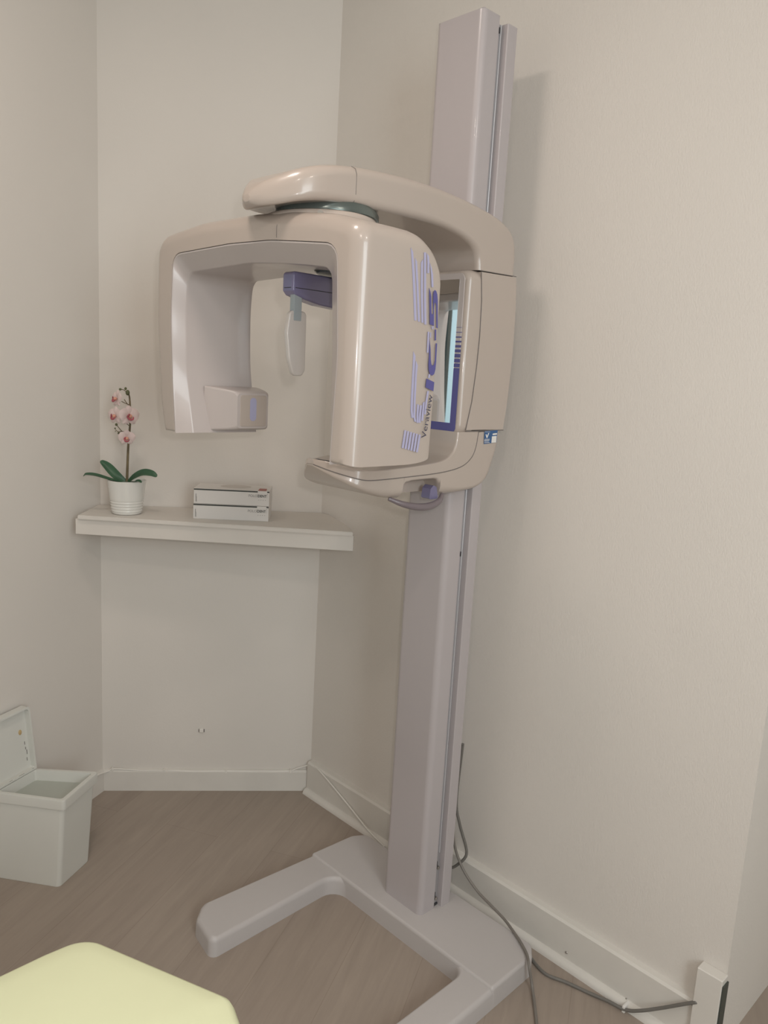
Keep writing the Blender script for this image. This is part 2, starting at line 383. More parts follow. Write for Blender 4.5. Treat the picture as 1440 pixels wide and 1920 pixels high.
# column
X0, X1 = 1.437, 1.548
yl, yr = 1.375, 1.231
ZT = 2.313
sec = [V(1.548, yr-0.011), V(1.512, yr-0.011), V(1.512, yr+0.008), V(1.495, yr+0.008), V(1.495, yr), V(X0, yr), V(X0, yl), V(1.495, yl), V(1.495, yl-0.008), V(1.512, yl-0.008), V(1.512, yl+0.011), V(1.548, yl+0.011)]
secr = [0.004, 0.003, 0, 0, 0.003, 0.016, 0.016, 0.003, 0, 0, 0.003, 0.004]
sf = fillet(sec, secr, 6)
bm = bmesh.new(); loft(bm, [[V(p.x, p.y, z+(0 if z < 1 else -0.012*(p.x > 1.495))) for p in sf] for z in (0.058, ZT-0.0)])
colm = obj('column', bm, 'grey', mach, angle=40)
bm = bmesh.new()
for s in (1, -1):
    y0 = YC-s*(YC-yr)
    a_, b_ = sorted((y0+s*0.0065, y0+s*0.0085)); add_box(bm, (1.4955, a_, 0.06), (1.5115, b_, ZT-0.015))
obj('guide_groove', bm, 'groove', colm, smooth=False)
bm = bmesh.new()
for s in (1, -1):
    y0 = YC-s*(YC-yr)
    a_, b_ = sorted((y0+s*0.0025, y0+s*0.009)); add_box(bm, (1.5035, a_, 0.22), (1.5065, b_, ZT-0.014), 0.001, 1)
obj('guide_rail', bm, 'rib', colm)
bm = bmesh.new(); add_box(bm, (X0+0.004, yr+0.004, ZT-0.0005), (1.49, yl-0.004, ZT+0.003), 0.001, 1); obj('top_cap', bm, 'grey', colm)
for (qx, qy) in ((818, 1627), (813, 1685)):
    p = aty(qx, qy, yr+0.004)
    bm = bmesh.new(); add_box(bm, (1.4955, yr+0.0030, p.z-0.004), (1.5010, yr+0.0068, p.z+0.018), 0.0022, 3)
    sl = obj('bolt_slot', bm, 'dark', colm)
    bm = bmesh.new(); add_tube(bm, [(1.5005, yr-0.001, p.z), (1.5005, yr+0.006, p.z)], 0.0050, 14); add_tube(bm, [(1.5005, yr-0.0016, p.z), (1.5005, yr-0.001, p.z)], 0.0024, 6)
    obj('bolt', bm, 'steel', colm)
bm = bmesh.new(); add_box(bm, (1.4955, yr+0.003, 0.0605), (1.511, yr+0.0068, 0.066)); obj('bolt_slot', bm, 'dark', colm, smooth=False)
for (qx, qy) in ((942, 60), (857, 1040)):
    p = aty(qx, qy, yr)
    bm = bmesh.new(); add_box(bm, (1.4925, yr-0.001, p.z-0.006), (1.4965, yr+0.004, p.z+0.006)); obj('stop_notch', bm, 'dark', colm, smooth=False)

# carriage cover: x-z profile extruded across y with rounded sides
def profile_body(bm, prof, hw, yc=YC, r=0.012, seg=5, hwf=None, rb=None, y0=-1.0, y1=1.0):
    """closed profile (x,z) -> body, rounded towards both sides; hwf(x) half width"""
    n = len(prof); P = [V(*p) for p in prof]
    area2 = sum(P[i].x*P[(i+1) % n].y-P[(i+1) % n].x*P[i].y for i in range(n))
    sg = 1 if area2 > 0 else -1
    nor = []
    for i in range(n):
        t = (P[(i+1) % n]-P[i-1]).normalized(); nor.append(V(-t.y, t.x)*sg)
    st = []
    for k in range(seg+1):
        a = math.pi/2*k/seg; st.append((r*(1-math.cos(a)), r*(1-math.sin(a))))     # (distance from side, inset)
    st2 = st
    loops = []
    def lay(side, dist, ins):
        L = []
        for p, nn in zip(P, nor):
            k = ins
            if rb and nn.y > 0.5: k = ins*rb
            v = p+nn*k; h = (hwf(p.x) if hwf else hw)
            dd = min(dist, h*0.5)
            L.append(V(v.x, yc+side*(h-dd), v.y))
        loops.append(L)
    for d, i in st: lay(-1, d, i)
    for d, i in reversed(st): lay(1, d, i)
    loft(bm, loops)
    return loops

def pair_body(bm, st, rt, rb_, sub=5, yc=YC, cseg=5, parts=None):
    """stations (Tx,Tz,Bx,Bz,halfwidth): rounded section between top line T and bottom line B"""
    groups = parts or [st]
    rows = []
    for g in groups:
        V5 = [(V(a[0], a[1]), V(a[2], a[3]), V(a[4], a[5] if len(a) > 5 else yc)) for a in g]
        if sub > 1 and len(g) > 2:
            rows += list(zip(*[spline([v[k] for v in V5], sub) for k in range(3)]))
        else: rows += V5
    loops = []
    for T, B, H in rows:
        h = (T-B).length; d = (T-B).normalized(); hw = max(0.004, H.x)
        a = min(rt, h*0.48, hw*0.9); c = min(rb_, h*0.48, hw*0.9); L = []
        for cy, cz, r_, a0 in ((hw, h, a, 0), (-hw, h, a, 90), (-hw, 0, c, 180), (hw, 0, c, 270)):
            oy = cy-math.copysign(r_, cy); oz = cz-r_ if cz > 0 else r_
            for k in range(cseg+1):
                an = math.radians(a0+90*k/cseg); y_, z_ = oy+r_*math.cos(an), oz+r_*math.sin(an)
                q_ = B+d*z_; L.append(V(q_.x, H.y+y_, q_.y))
        loops.append(L)
    loft(bm, loops)

COV = [(1.4105, 1.3835, 1.553, 1.3845, .1306), (1.4245, 1.45, 1.561, 1.45, .1306), (1.4325, 1.54, 1.5655, 1.54, .1306), (1.4355, 1.60, 1.567, 1.60, .1306), (1.4335, 1.68, 1.564, 1.68, .1306), (1.4245, 1.743, 1.557, 1.7465, .1306)]
bm = bmesh.new(); pair_body(bm, COV, 0.0006, 0.003); cover = obj('carriage_cover', bm, 'cream', mach)

# mirror panel in front of it: y-z rounded rectangle lofted along x
def ring(x, y0, y1, z0, z1, r, sag=0.0):
    p = fillet([V(y0, z0), V(y1, z0), V(y1, z1), V(y0, z1)], r, 7)
    return [V(x, q.x, q.y-(sag*(1-((q.x-YC)/HW)**2) if q.y < z0+0.05 else 0)) for q in p]
bm = bmesh.new()
pz0, pz1 = 1.372, 1.746
loops = []
for x, d in ((1.434, 0.0), (1.424, 0.0), (1.404, 0.001), (1.396, 0.004), (1.391, 0.009), (1.389, 0.015)):
    loops.append(ring(x, YC-HW+d+0.0004, YC+HW-d-0.0004, pz0+d*0.4, pz1-d*0.4, 0.022, 0.012))
loft(bm, loops); pan = obj('mirror_panel', bm, 'cream', mach)
bm = bmesh.new(); loft(bm, [ring(x, YC-HW+0.016+d, YC+HW-0.016-d, pz0+0.008+d, pz1-0.008-d, 0.016, 0.009) for x, d in ((1.3888, 0), (1.3878, 0.001))]); obj('panel_face', bm, 'liner', pan)
my0, my1, mz0, mz1 = 1.204, 1.402, 1.398, 1.724
bm = bmesh.new(); add_box(bm, (1.3868, my0, mz0), (1.3880, my1, mz1)); obj('mirror', bm, 'mirror', pan, smooth=False)
bm = bmesh.new()
xo = 1.3878
tr = [V(1.187, 1.525), V(1.187, 1.385), V(1.195, 1.372), V(1.24, 1.364), V(YC, 1.362)]
trr = [V(2*YC-p.x, p.y) for p in reversed(tr[:-1])]
outl = tr+trr+[V(2*YC-my0, 1.525), V(2*YC-my0, mz0), V(my0, mz0), V(my0, 1.525)]
sheet(bm, [V(xo, p.x, p.y) for p in outl], (-0.0008, 0, 0))
zz = 1.527
for hgt, gap in ((0.0085, 0.0022), (0.0085, 0.003), (0.008, 0.0035), (0.0065, 0.0045), (0.0052, 0.006), (0.0038, 0.007), (0.0026, 0.0088), (0.0014, 0.01), (0.0007, 0)):
    for s in (1, -1):
        ya, yb = sorted((YC-s*(YC-1.187), YC-s*(YC-my0)))
        sheet(bm, [V(xo, ya, zz), V(xo, yb, zz), V(xo, yb, zz+hgt), V(xo, ya, zz+hgt)], (-0.0008, 0, 0))
    zz += hgt+gap
obj('blue_trim', bm, 'blue', pan, smooth=False)

# upper arm
ARM = [(1.556, 1.7475, 1.416, 1.7465, .13), (1.556, 1.80, 1.412, 1.772, .13), (1.540, 1.842, 1.398, 1.792, .13), (1.49, 1.868, 1.365, 1.807, .13), (1.40, 1.885, 1.31, 1.818, .13), (1.30, 1.895, 1.25, 1.822, .13),
       (1.20, 1.898, 1.18, 1.822, .13), (1.10, 1.894, 1.10, 1.820, .13), (1.03, 1.888, 1.03, 1.818, .13), (.97, 1.879, .97, 1.814, .118, 1.296), (.925, 1.865, .925, 1.807, .092, 1.285), (.897, 1.850, .896, 1.799, .064, 1.283), (.879, 1.838, .878, 1.796, .040, 1.284), (.868, 1.826, .868, 1.799, .022, 1.286), (.863, 1.816, .863, 1.804, .010, 1.287)]
bm = bmesh.new(); pair_body(bm, ARM, 0.022, 0.016)
arm = obj('upper_arm', bm, 'cream', mach, angle=50)
bm = bmesh.new()
sx = aty(668, 345, YC-HW).x
def strip(pts, r=0.0006): add_tube(bm, pts, r, 6)
strip([(sx, YC-HW+0.016, 1.888), (sx, YC-HW+0.004, 1.882), (sx, YC-HW-0.0001, 1.871), (sx, YC-HW-0.0001, 1.836), (sx, YC-HW+0.004, 1.823), (sx, YC-HW+0.016, 1.814)])
obj('seam_line', bm, 'seam', arm); bm = bmesh.new()
strip([(1.42, YC-HW, 1.7455), (1.555, YC-HW, 1.7485)], 0.0009)
obj('seam_line', bm, 'seam', arm)

# bearing between arm and rotor
AX, AY = 1.05, 1.275
bm = bmesh.new(); add_lathe(bm, [(0.098, 1.8), (0.104, 1.803), (0.104, 1.812), (0.098, 1.822)], (AX, AY, 0), 48); brg = obj('bearing_disc', bm, 'disc', mach)
bm = bmesh.new(); p = atx(601, 399, 0.955); add_tube(bm, [p+V(-0.003, -0.003, 0), p+V(0.02, 0.02, 0)], 0.0055, 14); obj('bearing_screw', bm, 'steel', brg)

# lower arm: tray and hull
def hwl(x):
    if x > 1.13: return HW
    t = min(1.0, (1.13-x)/0.108); return max(0.012, HW*(1-t**2.0)**0.5)
seam = [(1.024, 1.306), (1.06, 1.292), (1.11, 1.281), (1.20, 1.282), (1.295, 1.286), (1.37, 1.289), (1.42, 1.303), (1.449, 1.335), (1.458, 1.379)]
topt = [(1.384, 1.379), (1.378, 1.345), (1.35, 1.318), (1.27, 1.307), (1.17, 1.301), (1.09, 1.301), (1.04, 1.316), (1.026, 1.316)]
TRAY = [(1.384, 1.379, 1.458, 1.3795, .13, YC), (1.380, 1.350, 1.451, 1.340, .13, YC), (1.368, 1.330, 1.435, 1.315, .13, YC), (1.34, 1.315, 1.40, 1.297, .13, YC), (1.28, 1.308, 1.33, 1.287, .13, YC), (1.20, 1.303, 1.22, 1.2825, .126, 1.299), (1.13, 1.301, 1.13, 1.2805, .111, 1.284),
        (1.09, 1.304, 1.09, 1.283, .094, 1.270), (1.06, 1.311, 1.058, 1.292, .062, 1.2655), (1.04, 1.317, 1.038, 1.3005, .034, 1.266), (1.027, 1.318, 1.026, 1.308, .011, 1.270)]
bm = bmesh.new(); pair_body(bm, TRAY, 0.006, 0.001)
low = obj('lower_arm', bm, 'cream', mach, angle=50)
sm2 = [(x, z-0.0009) for x, z in seam]
HULL = [[(1.458, 1.3785, 1.553, 1.381, .13), (1.451, 1.339, 1.545, 1.34, .13), (1.435, 1.314, 1.535, 1.31, .13), (1.40, 1.296, 1.515, 1.265, .13), (1.37, 1.290, 1.48, 1.243, .13), (1.35, 1.288, 1.42, 1.235, .13), (1.332, 1.2865, 1.335, 1.233, .13)],
        [(1.3315, 1.2864, 1.3335, 1.258, .13)], [(1.320, 1.2855, 1.322, 1.271, .13)], [(1.312, 1.285, 1.312, 1.2735, .13)], [(1.24, 1.283, 1.24, 1.273, .13)], [(1.222, 1.282, 1.218, 1.268, .13)], [(1.214, 1.282, 1.2095, 1.256, .13)],
        [(1.2135, 1.282, 1.208, 1.234, .13), (1.17, 1.281, 1.165, 1.238, .120, 1.2935), (1.13, 1.2796, 1.125, 1.248, .1105, 1.284), (1.09, 1.2822, 1.085, 1.262, .0935, 1.270), (1.058, 1.2912, 1.055, 1.279, .0615, 1.2655), (1.038, 1.2997, 1.037, 1.293, .0335, 1.266), (1.026, 1.3072, 1.0255, 1.304, .0105, 1.270)]]
bm = bmesh.new(); pair_body(bm, None, 0.001, 0.024, parts=HULL)
# the back of the grip recess, set in from the side
rec = [V(1.20, 1.238), V(1.335, 1.238), V(1.335, 1.277), V(1.20, 1.277)]
loft(bm, [[V(p.x, y, p.y) for p in rec] for y in (YC-HW+0.05, YC+HW-0.05)])
hullo = obj('lower_arm_cover', bm, 'cream', low, angle=50)
bm = bmesh.new()
sl_ = [(V(a[2], a[3]), a[4]) for a in TRAY]
cs_ = spline([V(a[2], a[5]-a[4]-0.0001, a[3]-0.0003) for a in TRAY], 5)
strip(cs_, 0.0011)
obj('seam_line', bm, 'seam', low); bm = bmesh.new()
strip([(1.41, YC-HW-0.0003, 1.3805), (1.553, YC-HW-0.0003, 1.3825)], 0.0011)
obj('seam_line', bm, 'seam', low); bm = bmesh.new()
strip([(x, YC-HW-0.0003, z) for x, z in ((1.4095, 1.384), (1.424, 1.45), (1.432, 1.53), (1.435, 1.60), (1.4325, 1.68), (1.424, 1.742))], 0.0011)
obj('seam_line', bm, 'seam', low)
bm = bmesh.new(); add_box(bm, (1.056, 1.250, 1.306), (1.066, 1.292, 1.3145), 0.001, 1); obj('tray_slot', bm, 'dark', low)
# grip
bm = bmesh.new()
gp = spline([V(1.185, 1.19, 1.234), V(1.215, 1.172, 1.222), V(1.255, 1.165, 1.214), V(1.295, 1.165, 1.2135), V(1.33, 1.17, 1.222), V(1.352, 1.182, 1.234)], 8)
add_tube(bm, gp, [0.0045+0.004*math.sin(math.pi*k/(len(gp)-1)) for k in range(len(gp))], 12)
obj('grip_handle', bm, 'handle', low)
bm = bmesh.new()
kp = fillet([V(1.303, 1.226), V(1.306, 1.250), V(1.315, 1.258), V(1.326, 1.253), V(1.333, 1.226)], 0.004, 4)
loft(bm, [[V(p.x, y, p.y) for p in kp] for y in (YC-HW+0.004, YC-HW+0.03)]); obj('release_key', bm, 'purple', low)
# chin rest on the tray
bm = bmesh.new(); add_box(bm, (1.104, 1.270, 1.300), (1.124, 1.290, 1.36), 0.004, 3); add_box(bm, (1.099, 1.258, 1.358), (1.135, 1.296, 1.370), 0.005, 3); add_box(bm, (1.101, 1.266, 1.368), (1.107, 1.288, 1.380), 0.003, 2)
obj('chin_rest', bm, 'white', low)

# sticker on the carriage side
ys = YC-HW-0.0012
def side(px_, py_, y): p = aty(px_, py_, y); return p
bm = bmesh.new(); sheet(bm, [side(*q_, ys) for q_ in ((908.5, 808.5), (933, 806.5), (930.5, 829.5), (907, 832.5))], (0, -0.0006, 0)); stk = obj('sticker', bm, 'sticker', mach, smooth=False)
bm = bmesh.new()
o8 = lambda a_, c_: side(800+a_/6.4, 760+c_/6.4, ys-0.0007)
def pl(pts): sheet(bm, [o8(*p) for p in pts], (0, -0.0004, 0))
pl([(706, 350), (716, 345), (723, 372), (740, 332), (750, 334), (726, 392), (718, 392)])
for a_ in ((697, 318, 762, 318, 762, 321, 697, 321), (697, 402, 758, 402, 758, 405, 697, 405), (690, 414, 752, 412, 752, 420, 690, 422), (690, 432, 745, 430, 745, 434, 690, 436), (690, 446, 752, 443, 752, 447, 690, 450)): pl([(a_[i], a_[i+1]) for i in range(0, 8, 2)])
pl([(793, 338), (843, 332), (841, 352), (790, 358)]); pl([(783, 372), (838, 366), (832, 445), (776, 450)])
obj('sticker_print', bm, 'white', stk, smooth=False)

# rotor ------------------------------------------------------------
XF, XB = 0.914, 1.128
outer = fillet([V(1.022, 1.334), V(1.020, 1.45), V(1.020, 1.755), V(1.12, 1.780), V(1.24, 1.795), V(1.36, 1.802), V(1.55, 1.804), V(1.735, 1.788), V(1.740, 1.60), V(1.722, 1.42), V(1.700, 1.340)], [0, 0.3, 0.04, 0.4, 0.5, 0.5, 0.5, 0.055, 0.5, 0.4, 0], 8, False)
inner = fillet([V(1.073, 1.334), V(1.064, 1.53), V(1.078, 1.722), V(1.18, 1.733), V(1.28, 1.743), V(1.42, 1.747), V(1.652, 1.742), V(1.660, 1.60), V(1.650, 1.46), V(1.636, 1.340)], [0, 0.5, 0.038, 0.4, 0.5, 0.5, 0.034, 0.5, 0.4, 0], 8, False)
NO = 110
outer = resample(outer, NO); inner = resample(inner, NO)
no = polyn(outer, 0, 0)
no = [(-n if (p-V(1.36, 1.55)).dot(n) < 0 else n) for n, p in zip(no, outer)]
ni = polyn(inner, 0, 0)
ni = [(-n if (p-V(1.36, 1.50)).dot(n) < 0 else n) for n, p in zip(ni, inner)]
def rear_drop(y, z, d):
    g = 0.5+0.5*min(1.0, max(0.0, (1.26-y)/0.18)); t = min(1.0, max(0.0, (z-1.62)/0.13))
    return d*g*t*t*(3-2*t)
def rotor_loop(x, ds, dt, di, bot=0.0, rear=0.0):
    L = []
    for i, (p, n) in enumerate(zip(outer, no)):
        e = 1.0 if 0 < i < NO-1 else 0.35
        L.append(V(x, p.x-n.x*ds*1.0, p.y-max(0, n.y)*dt-rear_drop(p.x, p.y, rear)+(bot if i in (0, NO-1) else 0)))
    for i in range(NO-1, -1, -1):
        p, n = inner[i], ni[i]
        L.append(V(x, p.x+n.x*di, p.y+n.y*di-0.55*rear_drop(p.x, p.y, rear)+(bot if i in (0, NO-1) else 0)))
    return L
loops = []
for k in range(8):
    a_ = math.pi/2*k/7; rr = 0.032
    loops.append(rotor_loop(XF+rr*(1-math.cos(a_)) if k else XF, rr*(1-math.sin(a_)), rr*(1-math.sin(a_)), 0.0, 0.008*(1-math.sin(a_))))
loops.append(rotor_loop(1.02, 0, 0, 0))
for k in range(1, 12):
    a_ = math.pi/2*k/11
    loops.append(rotor_loop(XB-0.085+0.085*math.sin(a_), 0.007*(1-math.cos(a_)), 0.004*(1-math.cos(a_)), 0, 0.012*(1-math.cos(a_)), 0.062*(1-math.cos(a_))))
bm = bmesh.new(); loft(bm, loops)
rotor = obj('rotating_head', bm, 'cream', mach, angle=48)
# liner of the opening
lin = fillet([V(1.112, 1.345), V(1.120, 1.53), V(1.130, 1.686), V(1.20, 1.695), V(1.28, 1.703), V(1.40, 1.711), V(1.636, 1.704), V(1.646, 1.63), V(1.640, 1.49), V(1.606, 1.343)], [0, 0.4, 0.03, 0.4, 0.5, 0.5, 0.028, 0.4, 0.4, 0], 8, False)
lin = resample(lin, NO)
def lin_loop(x, t, g=0.0012):
    L = [V(x, p.x-n.x*g, p.y-n.y*g) for p, n in zip(inner, ni)]
    for i in range(NO-1, -1, -1):
        q_ = (inner[i]-ni[i]*(g+0.003)).lerp(lin[i], t); L.append(V(x, q_.x, q_.y))
    return L
bm = bmesh.new(); loft(bm, [lin_loop(XF+0.001, 0.0), lin_loop(XF+0.004, 0.08), lin_loop(XF+0.03, 0.93), lin_loop(XF+0.036, 1.0), lin_loop(XB-0.012, 1.0), lin_loop(XB-0.004, 0.9)])
obj('inner_liner', bm, 'liner', rotor, angle=30)
# raised pad under the bearing
bm = bmesh.new()
pad = []
for z, k in ((1.775, 1.06), (1.793, 1.04), (1.799, 1.0), (1.8015, 0.95)):
    pad.append([V(AX-0.012+0.105*k*math.cos(t), AY+0.01+0.122*k*math.sin(t), z) for t in [2*math.pi*j/56 for j in range(56)]])
loft(bm, pad); obj('bearing_pad', bm, 'cream', rotor, angle=50)
bm = bmesh.new()
sy = atx(519, 430, XF).y
strip([(XF+0.04, sy, 1.7975), (XF+0.016, sy, 1.7905), (XF+0.0055, sy, 1.781), (XF-0.0002, sy, 1.766), (XF-0.0002, sy, 1.745)], 0.0006)
obj('seam_line', bm, 'seam', rotor); bm = bmesh.new()
strip([(XF, sy, 1.742), (XF+0.03, sy-0.004, 1.705)], 0.0005)
obj('seam_line', bm, 'seam', rotor)
# beam box on the inside of the left head
bm = bmesh.new()
def bxr(y, x0, x1, z0, z1, r):
    return [V(p.x, y, p.y) for p in fillet([V(x0, z0), V(x1, z0), V(x1, z1), V(x0, z1)], r, 5)]
loft(bm, [bxr(1.625, 0.985, 1.135, 1.347, 1.452, 0.004), bxr(1.60, 0.997, 1.13, 1.349, 1.450, 0.006), bxr(1.575, 1.018, 1.127, 1.352, 1.446, 0.006), bxr(1.562, 1.028, 1.124, 1.354, 1.443, 0.008), bxr(1.557, 1.033, 1.120, 1.357, 1.439, 0.010)])
obj('beam_box', bm, 'liner', rotor, angle=30)
bm = bmesh.new()
loft(bm, [bxr(1.5572, 1.041, 1.116, 1.361, 1.435, 0.006), bxr(1.5562, 1.042, 1.115, 1.362, 1.434, 0.006)]); obj('beam_face', bm, 'cream', rotor)
bm = bmesh.new(); loft(bm, [bxr(1.5562, 1.068, 1.086, 1.374, 1.429, 0.0088), bxr(1.5556, 1.068, 1.086, 1.374, 1.429, 0.0088)]); obj('blue_beam_mark', bm, 'pale_blue', rotor)

# print on the right head
YP = 1.0200
def L5(px_, py_, o=-0.0004):
    p = aty(740+px_/4.571, 440+py_/4.571, YP); p.y = YP+o; return p
bm = bmesh.new()
def barp(x0, y0, x1, y1, w_, tip=0):
    w_ *= 1.1
    pts = [(x0-w_/2, y0), (x0+w_/2, y0+tip), (x1+w_/2, y1), (x1-w_/2, y1-3)]
    sheet(bm, [L5(*p) for p in pts], (0, -0.0005, 0))
def pathp(pts, w_, tip=0):
    w_ *= 1.15
    for (a_, c_) in zip(pts, pts[1:]):
        sheet(bm, [L5(*p) for p in ((a_[0]-w_/2, a_[1]), (a_[0]+w_/2, a_[1]+(tip if a_ is pts[0] else 0)), (c_[0]+w_/2, c_[1]), (c_[0]-w_/2, c_[1]))], (0, -0.0005, 0))
pathp([(146, 110), (160, 330), (168, 520), (176, 735)], 17, 40)
pathp([(181, 200), (192, 420), (199, 580), (206, 745)], 15, 30)
pathp([(232, 240), (230, 420), (232, 580), (236, 755)], 15, -30)
pathp([(258, 152), (258, 400), (258, 560), (261, 770)], 16, 0)
pathp([(283, 160), (287, 250), (285, 330)], 15, 25)
pathp([(308, 240), (318, 340), (322, 450)], 14, 50)
barp(318, 785, 322, 812, 9); barp(331, 785, 332, 806, 6)
obj('striped_letter', bm, 'stripe', rotor, smooth=False); bm = bmesh.new()
pathp([(167, 1000), (160, 1150), (147, 1380), (143, 1500), (150, 1570)], 16, 40)
pathp([(188, 1080), (180, 1200), (169, 1420), (166, 1560), (175, 1603)], 14, 40)
pathp([(199, 1450), (193, 1540), (193, 1612)], 15, 10)
pathp([(223, 1462), (215, 1540), (211, 1612)], 15, 0)
pathp([(248, 1440), (240, 1520), (233, 1595)], 14, -10)
pathp([(284, 1340), (268, 1440), (258, 1540)], 13, 0)
pathp([(288, 832), (284, 920), (280, 1012)], 12, 0)
barp(306, 838, 304, 885, 9); pathp([(296, 1195), (291, 1228)], 12)
obj('striped_letter', bm, 'stripe', rotor, smooth=False); bm = bmesh.new()
for k in range(6): barp(90+24.5*k, 1675+7.4*k, 66+24.5*k, 1831+7*k, 15.5, 3)
obj('striped_letter', bm, 'stripe', rotor, smooth=False)
bm = bmesh.new()
def solid(pts): sheet(bm, [L5(p[0]-2, p[1], -0.001) for p in pts], (0, -0.0005, 0))
five = [(293, 455), (304, 488), (311, 530), (313, 672), (320, 686), (327, 676), (328, 520), (331, 492), (342, 474), (354, 484), (363, 512), (367, 560), (366, 803), (354, 798), (353, 610), (349, 588), (342, 582), (337, 594), (334, 640), (334, 782), (299, 768)]
solid(five)
solid([(297, 890), (291, 1040), (287, 1110), (289, 1160), (299, 1194), (317, 1209), (336, 1195), (347, 1155), (353, 1090), (361, 932), (349, 930), (342, 1075), (334, 1113), (322, 1124), (312, 1110), (307, 1070), (305, 980)])
solid([(271, 1232), (337, 1264), (329, 1342), (262, 1308)]); solid([(341, 812), (354, 812), (352, 905), (340, 908)])
obj('blue_lettering', bm, 'blue', rotor, smooth=False)
t0 = L5(262, 1748); t1 = L5(322, 1376); td = (t1-t0)
bm = text_bm('Veraview', 0.0195, t0+V(0, -0.0008, 0), td, td.cross(V(0, 1, 0)) if td.cross(V(0, 1, 0)).x < 0 else -td.cross(V(0, 1, 0)), width=td.length)
obj('name_lettering', bm, 'ink', rotor, smooth=False)

# head support hanging from the arm, seen through the opening
bm = bmesh.new(); add_lathe(bm, [(0.055, 1.698), (0.06, 1.702), (0.06, 1.79)], (1.09, 1.265, 0), 40); hub = obj('head_support_hub', bm, 'disc', mach)
tz = [(0.976, 1.694), (0.976, 1.656), (0.984, 1.648), (1.01, 1.641), (1.05, 1.634), (1.10, 1.631), (1.17, 1.634), (1.17, 1.694)]
tpf = fillet([V(*p) for p in tz], [0.008, 0.005, 0.008, 0.02, 0.02, 0.05, 0.02, 0.02], 5)
bm = bmesh.new(); profile_body(bm, tpf, 0.018, yc=1.302, r=0.005, seg=4); hs = obj('head_support', bm, 'purple', mach)
bm = bmesh.new(); strip([(0.9758, 1.312, 1.662), (0.9758, 1.291, 1.662), (0.9785, 1.2855, 1.662), (0.985, 1.2838, 1.662), (1.17, 1.2838, 1.662)], 0.0007); obj('seam_line', bm, 'dark', hs)
bm = bmesh.new(); add_box(bm, (0.983, 1.2868, 1.598), (1.003, 1.302, 1.655), 0.002, 2); sld = obj('temple_slider', bm, 'slider', hs)
pd = fillet([V(0.968, 1.575), V(0.975, 1.618), V(1.017, 1.618), V(1.018, 1.50), V(1.010, 1.488), V(0.988, 1.488), V(0.976, 1.52)], [0.05, 0.012, 0.01, 0.012, 0.01, 0.012, 0.05], 6)
bm = bmesh.new(); profile_body(bm, pd, 0.006, yc=1.294, r=0.003, seg=3); obj('temple_pad', bm, 'clearpad', hs)

# ------------------------------------------------------------------ orchid in a white ribbed pot
P0 = atz(238, 962, ZS); P0.z = ZS
fw = V(RM[0][2], RM[1][2], 0).normalized(); rt = V(fw.y, -fw.x, 0)
orch = thing('potted_orchid', 'pink orchid in a white ribbed pot at the left end of the shelf', 'potted plant', P0)
def pp(s, z, d=0.0): return P0+rt*s+fw*d+V(0, 0, z)
prof = [(0.030, 0.0), (0.043, 0.0005), (0.0455, 0.004)]
for z in [0.006+0.0015*k for k in range(27)]:
    rr = 0.0455+0.0125*z/0.105; prof.append((rr+0.0009*math.sin(2*math.pi*z/0.0088), z))
prof += [(0.0525, 0.055), (0.0565, 0.090), (0.0585, 0.103), (0.0590, 0.1055), (0.0575, 0.1065), (0.0560, 0.104), (0.052, 0.085), (0.046, 0.06)]
bm = bmesh.new(); add_lathe(bm, prof, P0, 56); obj('pot', bm, 'pot', orch, angle=60)
bm = bmesh.new(); add_lathe(bm, [(0.05, 0.086), (0.0535, 0.092), (0.03, 0.099), (0.008, 0.101)], P0, 30); obj('moss', bm, 'soil', orch)
def leaf(path, wid, up):
    c = spline(path, 8); n = len(c); bm = bmesh.new(); loops = []
    for i, p in enumerate(c):
        t = (c[min(i+1, n-1)]-c[max(i-1, 0)]).normalized(); sd = t.cross(up).normalized(); nn = sd.cross(t).normalized()
        q_ = i/(n-1); w_ = wid*max(0.08, (math.sin(math.pi*min(1, q_*0.78+0.14)))**0.8) if q_ < 0.97 else wid*0.12
        th = 0.0012
        loops.append([p-sd*w_+nn*0.2*w_, p-sd*w_*0.5-nn*0.02*w_, p-nn*0.12*w_, p+sd*w_*0.5-nn*0.02*w_, p+sd*w_+nn*0.2*w_, p+sd*w_*0.5-nn*(0.02*w_+th), p-nn*(0.12*w_+th), p-sd*w_*0.5-nn*(0.02*w_+th)])
    loft(bm, loops); obj('leaf', bm, 'leaf', orch, angle=50)
leaf([pp(-0.004, 0.098), pp(-0.03, 0.118, -.005), pp(-0.060, 0.145, .0), pp(-0.084, 0.161, .005)], 0.014, (fw*-0.8+V(0, 0, 0.6)))
leaf([pp(-0.006, 0.098, -.01), pp(-0.04, 0.109, -.03), pp(-0.08, 0.122, -.045), pp(-0.108, 0.124, -.05), pp(-0.117, 0.118, -.05)], 0.011, (fw*-0.25+V(0, 0, 1)))
leaf([pp(0.004, 0.098, -.006), pp(0.03, 0.120, -.02), pp(0.06, 0.135, -.03), pp(0.088, 0.135, -.035), pp(0.105, 0.127, -.035)], 0.014, (fw*-0.75+V(0, 0, 0.8)))
leaf([pp(0.006, 0.098, .01), pp(0.03, 0.106, -.035), pp(0.05, 0.112, -.045), pp(0.062, 0.108, -.05)], 0.008, (fw*-0.3+V(0, 0, 1)))
bm = bmesh.new(); sp = spline([pp(0, 0.09), pp(0.002, 0.15), pp(0.005, 0.22), pp(0.010, 0.275), pp(0.011, 0.32), pp(0.009, 0.36), pp(0.005, 0.377)], 6)
add_tube(bm, sp, [0.0042-0.0022*i/(len(sp)-1) for i in range(len(sp))], 10)
